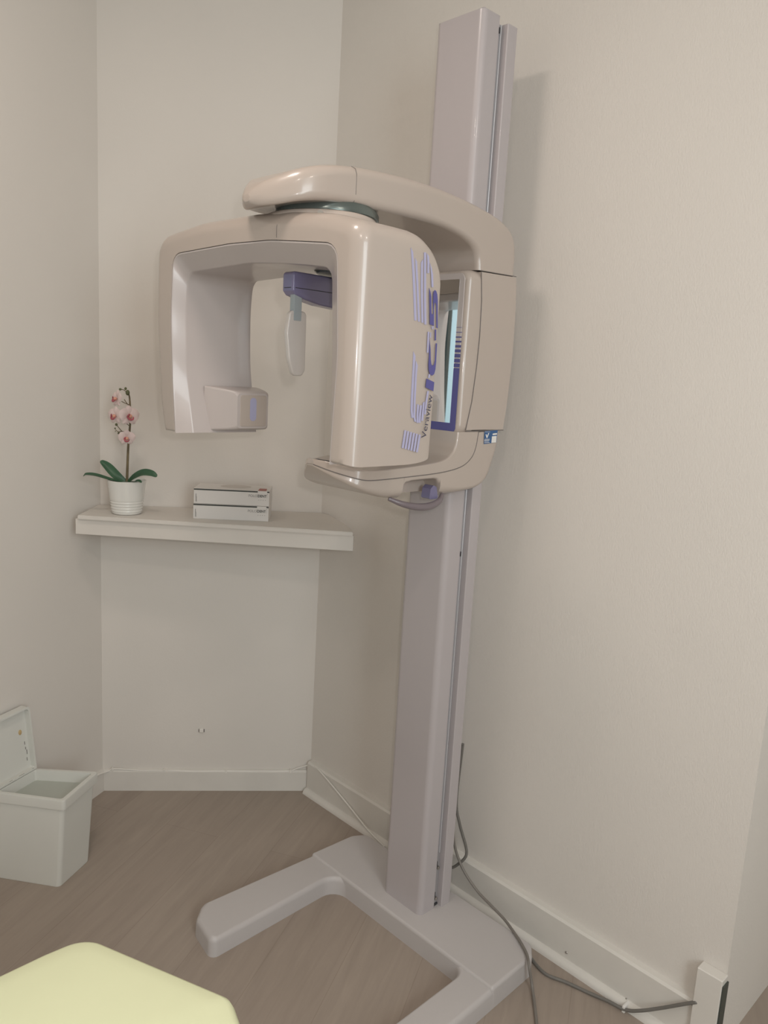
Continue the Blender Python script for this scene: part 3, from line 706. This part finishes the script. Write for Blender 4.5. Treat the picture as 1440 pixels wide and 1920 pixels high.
for a_ in ([pp(0.008, 0.34), pp(-0.002, 0.345, -.01), pp(-0.012, 0.35, -.012)], [pp(0.008, 0.335), pp(0.0, 0.348, -.006), pp(-0.006, 0.356, -.004)], [pp(0.008, 0.275), pp(-0.002, 0.287, -.01), pp(-0.013, 0.304, -.014)],
           [pp(0.006, 0.25), pp(-0.01, 0.258, -.01), pp(-0.022, 0.256, -.012), pp(-0.031, 0.262, -.012)], [pp(-0.012, 0.258, -.01), pp(-0.020, 0.268, -.012), pp(-0.026, 0.276, -.012)], [pp(0.005, 0.372), pp(-0.006, 0.384, -.004), pp(-0.018, 0.386, -.005)]):
    add_tube(bm, spline(a_, 4), 0.0011, 6)
obj('flower_stem', bm, 'stem', orch)
for (s_, z_, d_, r_, e_) in ((-0.002, 0.389, -.004, .0038, 1.2), (-0.018, 0.386, -.005, .0042, 0.9), (0.004, 0.377, -.003, .0062, 1.4), (-0.028, 0.278, -.012, .004, 1.1), (-0.020, 0.252, -.014, .0036, 1), (-0.032, 0.266, -.012, .0022, 1.3), (-0.031, 0.257, -.012, .0015, 1)):
    bm = bmesh.new(); add_ball(bm, pp(s_, z_, d_), r_, r_, r_*e_, 12); obj('flower_bud', bm, 'bud', orch)
def flower(s_, z_, d_, yaw, size, tilt=0.0):
    c = pp(s_, z_, d_); f = (-fw*math.cos(yaw)+rt*math.sin(yaw)+V(0, 0, tilt)).normalized(); x = V(0, 0, 1).cross(f).normalized(); y = f.cross(x)
    bm = bmesh.new()
    for ang, ln_, wd, back in ((0.25, 1.0, .62, 0), (math.pi-0.25, 1.0, .62, 0), (math.pi/2, .95, .40, -.05), (-0.9, .92, .38, -.06), (math.pi+0.9, .92, .38, -.06)):
        dr = x*math.cos(ang)+y*math.sin(ang); sd = f.cross(dr); rows = []
        for i in range(9):
            t = i/8; w_ = wd*size*(math.sin(math.pi*min(1, 0.10+0.88*t))**0.65)*(0.98 if i < 8 else .45); cen = c+dr*(size*ln_*t)+f*(size*(back+0.16*math.sin(t*2.6)))
            rows.append([cen+sd*(w_*k/3)-f*(size*0.09*(k/3)**2) for k in range(-3, 4)])
        th = f*(-0.0006)
        front = [[bm.verts.new(p) for p in rw] for rw in rows]; backv = [[bm.verts.new(p+th) for p in rw] for rw in rows]
        for gset, fl_ in ((front, 0), (backv, 1)):
            for i in range(8):
                for k in range(6):
                    qd = [gset[i][k], gset[i][k+1], gset[i+1][k+1], gset[i+1][k]]; bm.faces.new(qd[::-1] if fl_ else qd)
    fo = obj('flower', bm, 'petal', orch, angle=70)
    bm = bmesh.new()
    add_ball(bm, c+f*size*0.22-y*size*0.05, size*.20, size*.20, size*.20, 12)
    obj('throat', bm, 'throat', fo)
    bm = bmesh.new()
    cl_ = [c+f*size*0.30+x*(size*0.27*math.cos(t))+y*(size*0.27*math.sin(t)-size*0.08)+f*size*0.16*abs(math.sin(t)) for t in [math.pi*0.62+math.pi*1.35*k/14 for k in range(15)]]
    add_tube(bm, cl_, [size*(0.045+0.05*math.sin(math.pi*k/14)) for k in range(15)], 8)
    obj('lip', bm, 'lip', fo)
flower(-0.022, 0.358, -.022, -0.75, 0.028, 0.1)
flower(-0.026, 0.306, -.024, -0.45, 0.0295, 0.0)
flower(0.016, 0.308, -.026, 0.75, 0.0335, 0.05)
flower(0.006, 0.240, -.018, 0.35, 0.0265, -0.15)

# ------------------------------------------------------------------ two flat cartons on the shelf
B0 = atz(362, 972, ZS); B1 = atz(503, 978, ZS); B0.z = B1.z = ZS
bx = (B1-B0).normalized(); by = V(-bx.y, bx.x, 0); BW, BD, BH = (B1-B0).length, 0.115, 0.0475
def carton(i, z, label):
    dx = (0.0, 0.001)[i]
    o3 = B0+V(0, 0, z)+bx*dx
    t = thing('dental_supply_box', label, 'box', o3, 'stacked dental supply boxes')
    def q3(a_, b_, c_): return o3+bx*a_+by*b_+V(0, 0, c_)
    bm = bmesh.new()
    add_box(bm, (0, 0, 0), (BW, BD, BH), 0.0008, 1)
    for v in bm.verts: v.co = q3(*v.co)
    body = obj('carton', bm, 'card', t, smooth=False)
    bm = bmesh.new()
    def front(x0, z0, x1, z1): sheet(bm, [q3(a_, -0.0001, c_) for a_, c_ in ((x0, z0), (x1, z0), (x1, z1), (x0, z1))], by*-0.0004)
    front(0.0002, BH-0.0048, BW*0.845, BH-0.0006); front(BW*0.97, BH-0.0048, BW-0.0002, BH-0.0006)
    obj('black_band', bm, 'black', t, smooth=False)
    obj('light_lettering', text_bm('POLO', 0.0112, q3(BW*0.725, -0.0006, BH-0.0195), bx, V(0, 0, 1), width=BW*0.115), 'inkgrey', t, smooth=False)
    obj('bold_lettering', text_bm('DENT', 0.0115, q3(BW*0.85, -0.0006, BH-0.0195), bx, V(0, 0, 1), width=BW*0.112, bold=0.0002), 'black', t, smooth=False)
    bm = bmesh.new(); front(BW*0.843, BH-0.0215, BW*0.8455, BH-0.0085); front(BW*0.968, BH-0.0215, BW*0.9695, BH-0.0085)
    front(BW*0.969, BH-0.010, BW*0.98, BH-0.0088)
    for k in range(4): front(BW*(0.855+0.03*k), BH-0.0292, BW*(0.865+0.03*k), BH-0.0280)
    obj('small_print', bm, 'inkgrey', t, smooth=False); bm = bmesh.new()
    for k, (za, zb) in enumerate(((0.012, 0.024), (0.026, 0.031), (0.011, 0.022))):
        front(BW*(0.026+0.012*(k == 2)), za-0.006, BW*(0.030+0.012*(k == 2)+0.004*(k < 2)), zb)
    obj('end_print', bm, 'inkgrey', t, smooth=False)
    bm = bmesh.new()
    sheet(bm, [q3(a_, b_, BH+0.0001) for a_, b_ in ((BW*0.845, 0.004), (BW*0.955, 0.004), (BW*0.95, 0.05), (BW*0.85, 0.05))], (0, 0, 0.0003)); obj('red_picture', bm, 'red', t, smooth=False)
    bm = bmesh.new()
    sheet(bm, [q3(BW*(0.52+0.21*math.cos(a_)), BD*(0.62+0.30*math.sin(a_)), BH+0.0001) for a_ in [2*math.pi*k/24 for k in range(24)]], (0, 0, 0.0003)); obj('grey_oval', bm, 'cardtop', t, smooth=False)
carton(0, 0.0, 'white printed carton lying directly on the shelf board, under the other carton')
carton(1, BH+0.0008, 'white printed carton lying on top of the other carton')

# ------------------------------------------------------------------ waste bin with its lid open
ra, rb_, rc_, rd_ = V(0.797, 2.023), V(0.942, 2.12), V(0.800, 2.260), V(0.660, 2.196)   # rim: front, right, back, left corner
cen = (ra+rb_+rc_+rd_)/4
bn_ = thing('waste_bin', 'white plastic waste bin with lid standing open on the floor by the left wall', 'bin', (cen.x, cen.y, 0))
RZ = 0.27
def rr2(k, z, r=0.014, inx=0.0):
    q_ = [cen+(p-cen)*k for p in (ra, rb_, rc_, rd_)]
    return [V(p.x, p.y, z) for p in fillet(q_, r, 4)]
foot = (V(0.784, 2.034), V(0.905, 2.105), V(0.786, 2.258), V(0.662, 2.196))
def low_ring(t, z, k=1.0):
    q_ = [(cen+(p-cen)*0.93).lerp(cen+(f-cen)*k, t) for p, f in zip((ra, rb_, rc_, rd_), foot)]
    return [V(p.x, p.y, z) for p in fillet(q_, 0.013, 4)]
bm = bmesh.new()
loft(bm, [low_ring(1, 0.0, 0.985), low_ring(1, 0.003), low_ring(0, RZ-0.03), rr2(0.99, RZ-0.03, .01), rr2(1.0, RZ-0.028, .01), rr2(1.0, RZ-0.003, .01), rr2(0.985, RZ, .01), rr2(0.87, RZ, .008), rr2(0.86, RZ-0.004, .008), rr2(0.84, RZ-0.04, .008), low_ring(1, 0.012, 0.92)])
obj('bin_body', bm, 'bin', bn_, angle=40)
# frosted inner bag rim / liner, a little below the rim
bm = bmesh.new(); loft(bm, [rr2(0.855, RZ-0.034, .006), rr2(0.855, RZ-0.0325, .006)]); obj('inner_tray', bm, 'tray', bn_)
hd = (rc_-rd_).normalized(); hn = V(-hd.y, hd.x); hn = hn if hn.dot(ra-rd_) > 0 else -hn      # towards the bin
LH = 0.195
def lid3(s_, h_, o_): q_ = rd_+hd*s_+hn*(o_+0.004-h_*0.115); return V(q_.x, q_.y, RZ+0.004+h_)
Lw = (rc_-rd_).length
bm = bmesh.new()
lo = fillet([V(0.0, 0.0), V(Lw, 0.0), V(Lw, LH), V(0.0, LH)], [0.003, 0.003, 0.012, 0.012], 4)
li = fillet([V(0.006, 0.004), V(Lw-0.006, 0.004), V(Lw-0.006, LH-0.006), V(0.006, LH-0.006)], [0.003, 0.003, 0.01, 0.01], 4)
loft(bm, [[lid3(p.x, p.y, -0.012) for p in lo], [lid3(p.x, p.y, 0.010) for p in lo], [lid3(p.x, p.y, 0.010) for p in li], [lid3(p.x, p.y, -0.007) for p in li]])
lid = obj('lid', bm, 'bin', bn_, angle=30)
bm = bmesh.new(); add_tube(bm, [lid3(-0.0, 0.0, 0.006), lid3(Lw, 0.0, 0.006)], 0.0035, 8); obj('hinge', bm, 'bin', bn_)
for a_, c_ in ((0.35, 0.42), (0.58, 0.70), (0.90, 0.94)):
    bm = bmesh.new(); add_tube(bm, [lid3(Lw*a_, 0.0032, 0.0085), lid3(Lw*c_, 0.0032, 0.0085)], 0.0012, 6); obj('hinge_slot', bm, 'seam', bn_)
bm = bmesh.new(); sheet(bm, [lid3(Lw*0.80+0.006*math.cos(a_), LH*0.62+0.008*math.sin(a_), -0.0068) for a_ in [2*math.pi*k/14 for k in range(14)]], V(hn.x, hn.y, 0)*0.0005); obj('stain', bm, 'stain', lid, smooth=False)
bm = bmesh.new()
for h0, h1, a_ in ((0.32, 0.36, 0.88), (0.24, 0.31, 0.90), (0.14, 0.19, 0.885), (0.40, 0.45, 0.87)): sheet(bm, [lid3(Lw*a_, LH*h0, -0.0068), lid3(Lw*(a_+0.012), LH*h0, -0.0068), lid3(Lw*(a_+0.012), LH*h1, -0.0068), lid3(Lw*a_, LH*h1, -0.0068)], V(hn.x, hn.y, 0)*0.0005)
obj('scuff_mark', bm, 'seam', lid, smooth=False)

# ------------------------------------------------------------------ yellow-green stool
ZQ = 0.50
sp2 = fillet([V(0.612, 0.865), V(0.632, 0.925), V(0.512, 1.212), V(0.44, 1.217), V(0.28, 1.215), V(0.18, 1.10), V(0.22, 0.72), V(0.40, 0.70)], [0.04, 0.03, 0.07, 0.02, 0.06, 0.05, 0.06, 0.06], 8)
sp2 = [p for p in sp2]
scn = V(0.40, 0.98)
stool = thing('stool', 'stool with a yellow-green padded vinyl seat in the near left corner', 'stool', (scn.x, scn.y, 0))
def ins(k, z, sink=0.0): return [V(scn.x+(p.x-scn.x)*k, scn.y+(p.y-scn.y)*k, z) for p in sp2]
bm = bmesh.new(); loft(bm, [ins(0.93, ZQ-0.055), ins(0.98, ZQ-0.050), ins(1.0, ZQ-0.036), ins(0.995, ZQ-0.020), ins(0.97, ZQ-0.008), ins(0.93, ZQ-0.002), ins(0.8, ZQ+0.003), ins(0.5, ZQ+0.006), ins(0.2, ZQ+0.007)]); obj('seat', bm, 'seat', stool, angle=60)
bm = bmesh.new(); loft(bm, [ins(0.94, ZQ-0.072), ins(0.965, ZQ-0.070), ins(0.965, ZQ-0.056), ins(0.94, ZQ-0.054)]); obj('seat_base', bm, 'seatbase', stool)
bm = bmesh.new(); add_lathe(bm, [(0.03, 0.05), (0.03, 0.25), (0.02, 0.25), (0.02, ZQ-0.07)], (scn.x, scn.y, 0), 24); obj('pillar', bm, 'steel', stool)
bm = bmesh.new(); add_lathe(bm, [(0.145, 0.0), (0.15, 0.004), (0.15, 0.018), (0.13, 0.028), (0.04, 0.05), (0.03, 0.055)], (scn.x, scn.y, 0), 40); obj('foot', bm, 'seatbase', stool)

# ------------------------------------------------------------------ cables
def cable(name, label, pts, r, m, n=10):
    bm = bmesh.new(); add_tube(bm, spline(pts, n), r, 10); return tag(obj(name, bm, m), label, 'cable')
XQ = 1.632
c1 = [V(1.57, 1.235, 0.52), atx(856, 1500, 1.60), atx(862, 1545, 1.61), atx(873, 1585, 1.62), atx(874, 1604, 1.62), atx(862, 1618, 1.61), atx(845, 1625, 1.60), V(1.575, 1.26, 0.19)]
cable('power_cable', 'grey cable looping close behind the column above the base plate', c1, 0.0042, 'cablegrey')
c2 = [V(1.575, 1.25, 0.33), atx(851, 1575, 1.595), atx(866, 1625, 1.604), atx(893, 1668, 1.608), atx(920, 1697, 1.606), atz(945, 1723, 0.0665), atz(960, 1743, 0.0645), atz(975, 1765, 0.0645), atz(988, 1790, 0.0640)]
c2 += [aty(992, 1812, 0.928), atz(998, 1850, 0.012), atz(1003, 1890, 0.0045), atz(1007, 1930, 0.0045), atz(1010, 1990, 0.0045)]
cable('power_cable', 'long grey cable draped over the back corner of the base plate down to the floor', c2, 0.0038, 'cablepale')
c3 = [V(1.612, 1.06, 0.0042), V(1.610, 1.0, 0.0042), atz(1020, 1824, 0.0042), atz(1062, 1842, 0.0042), atz(1105, 1862, 0.0042), atz(1140, 1877, 0.008), atx(1172, 1893, 1.632), atx(1200, 1895, 1.635), atx(1240, 1890, 1.644), atx(1280, 1883, 1.648), atx(1305, 1879, 1.650), V(1.653, 0.578, 0.115)]
ck = cable('power_cable', 'dark grey cable running along the right baseboard to the corner block', c3, 0.0042, 'cablegrey')
p = atx(1170, 1892, 1.634); bm = bmesh.new(); add_box(bm, p+V(-0.005, -0.004, -0.008), p+V(0.022, 0.004, 0.010), 0.002, 2); obj('cable_clip', bm, 'white', ck)
# thin white cable along the back baseboard
def bw(px_, py_, off):
    d = pr(px_, py_); t = (V(CL.x, CL.y)+bn*off-V(0, 0)).dot(bn)/V(d.x, d.y).dot(bn); return EYE+d*t
def lw_(px_, py_, off):
    d = pr(px_, py_); t = (V(CL.x, CL.y)+ln*off).dot(ln)/V(d.x, d.y).dot(ln); return EYE+d*t
def on(v, off=0.006): return v
c4 = [lw_(150, 1470, .016), lw_(186, 1452, .015), bw(203, 1446, .012), bw(215, 1441.5, .009), bw(262, 1444.5, .009), bw(308, 1444.5, .009), bw(370, 1447, .009), bw(424, 1446, .009), bw(490, 1447.5, .009), bw(540, 1446, .009), bw(556, 1441, .009), bw(573, 1436, .010), bw(584, 1434, .016), atx(592, 1438, 1.66), atx(612, 1460, 1.653), atx(650, 1506, 1.652), atx(690, 1556, 1.645), atx(721, 1588, 1.638)]
wc = cable('telephone_cable', 'thin white cable clipped along the top of the back baseboard', c4, 0.0026, 'cablewhite')
for qx, qy in ((211, 1441.5), (308, 1444.5), (424, 1446), (545, 1445)):
    p = bw(qx, qy, .008); bm = bmesh.new(); add_box(bm, (-0.003, -0.0065, -0.006), (0.003, 0.006, 0.006), 0.0015, 2)
    for v in bm.verts: v.co = p+V(bd.x, bd.y, 0)*v.co.x-V(bn.x, bn.y, 0)*v.co.y+V(0, 0, v.co.z)
    obj('cable_clip', bm, 'cablewhite', wc)
# small white clip left on the back wall
p = bw(378, 1369, 0.0)
bm = bmesh.new(); add_box(bm, (-0.0075, -0.008, -0.007), (0.0075, 0.0, 0.008), 0.003, 3)
for v in bm.verts: v.co = p+V(bd.x, bd.y, 0)*v.co.x-V(bn.x, bn.y, 0)*v.co.y+V(0, 0, v.co.z)
hk = tag(obj('wall_clip', bm, 'cablewhite'), 'tiny white clip fixed on the bare back wall below the shelf', 'clip')
bm = bmesh.new()
for s in (-1, 1): add_box(bm, (s*0.009-0.0012, -0.003, -0.006), (s*0.009+0.0012, 0.0, 0.004))
for v in bm.verts: v.co = p+V(bd.x, bd.y, 0)*v.co.x-V(bn.x, bn.y, 0)*v.co.y+V(0, 0, v.co.z)
obj('dark_slot', bm, 'seam', hk, smooth=False)
# small nails in the right baseboard
for qx, qy in ((1062, 1786), (1067, 1810), (1175, 1874)):
    p = atx(qx, qy, 1.6575); bm = bmesh.new(); add_ball(bm, p, 0.0028, 0.004, 0.0035, 10); tag(obj('nail', bm, 'steel'), {1062: 'tiny nail head in the right baseboard nearest the machine, upper one', 1067: 'tiny nail head low in the right baseboard behind the cable', 1175: 'tiny nail head in the right baseboard above the cable clip'}[qx], 'nail')
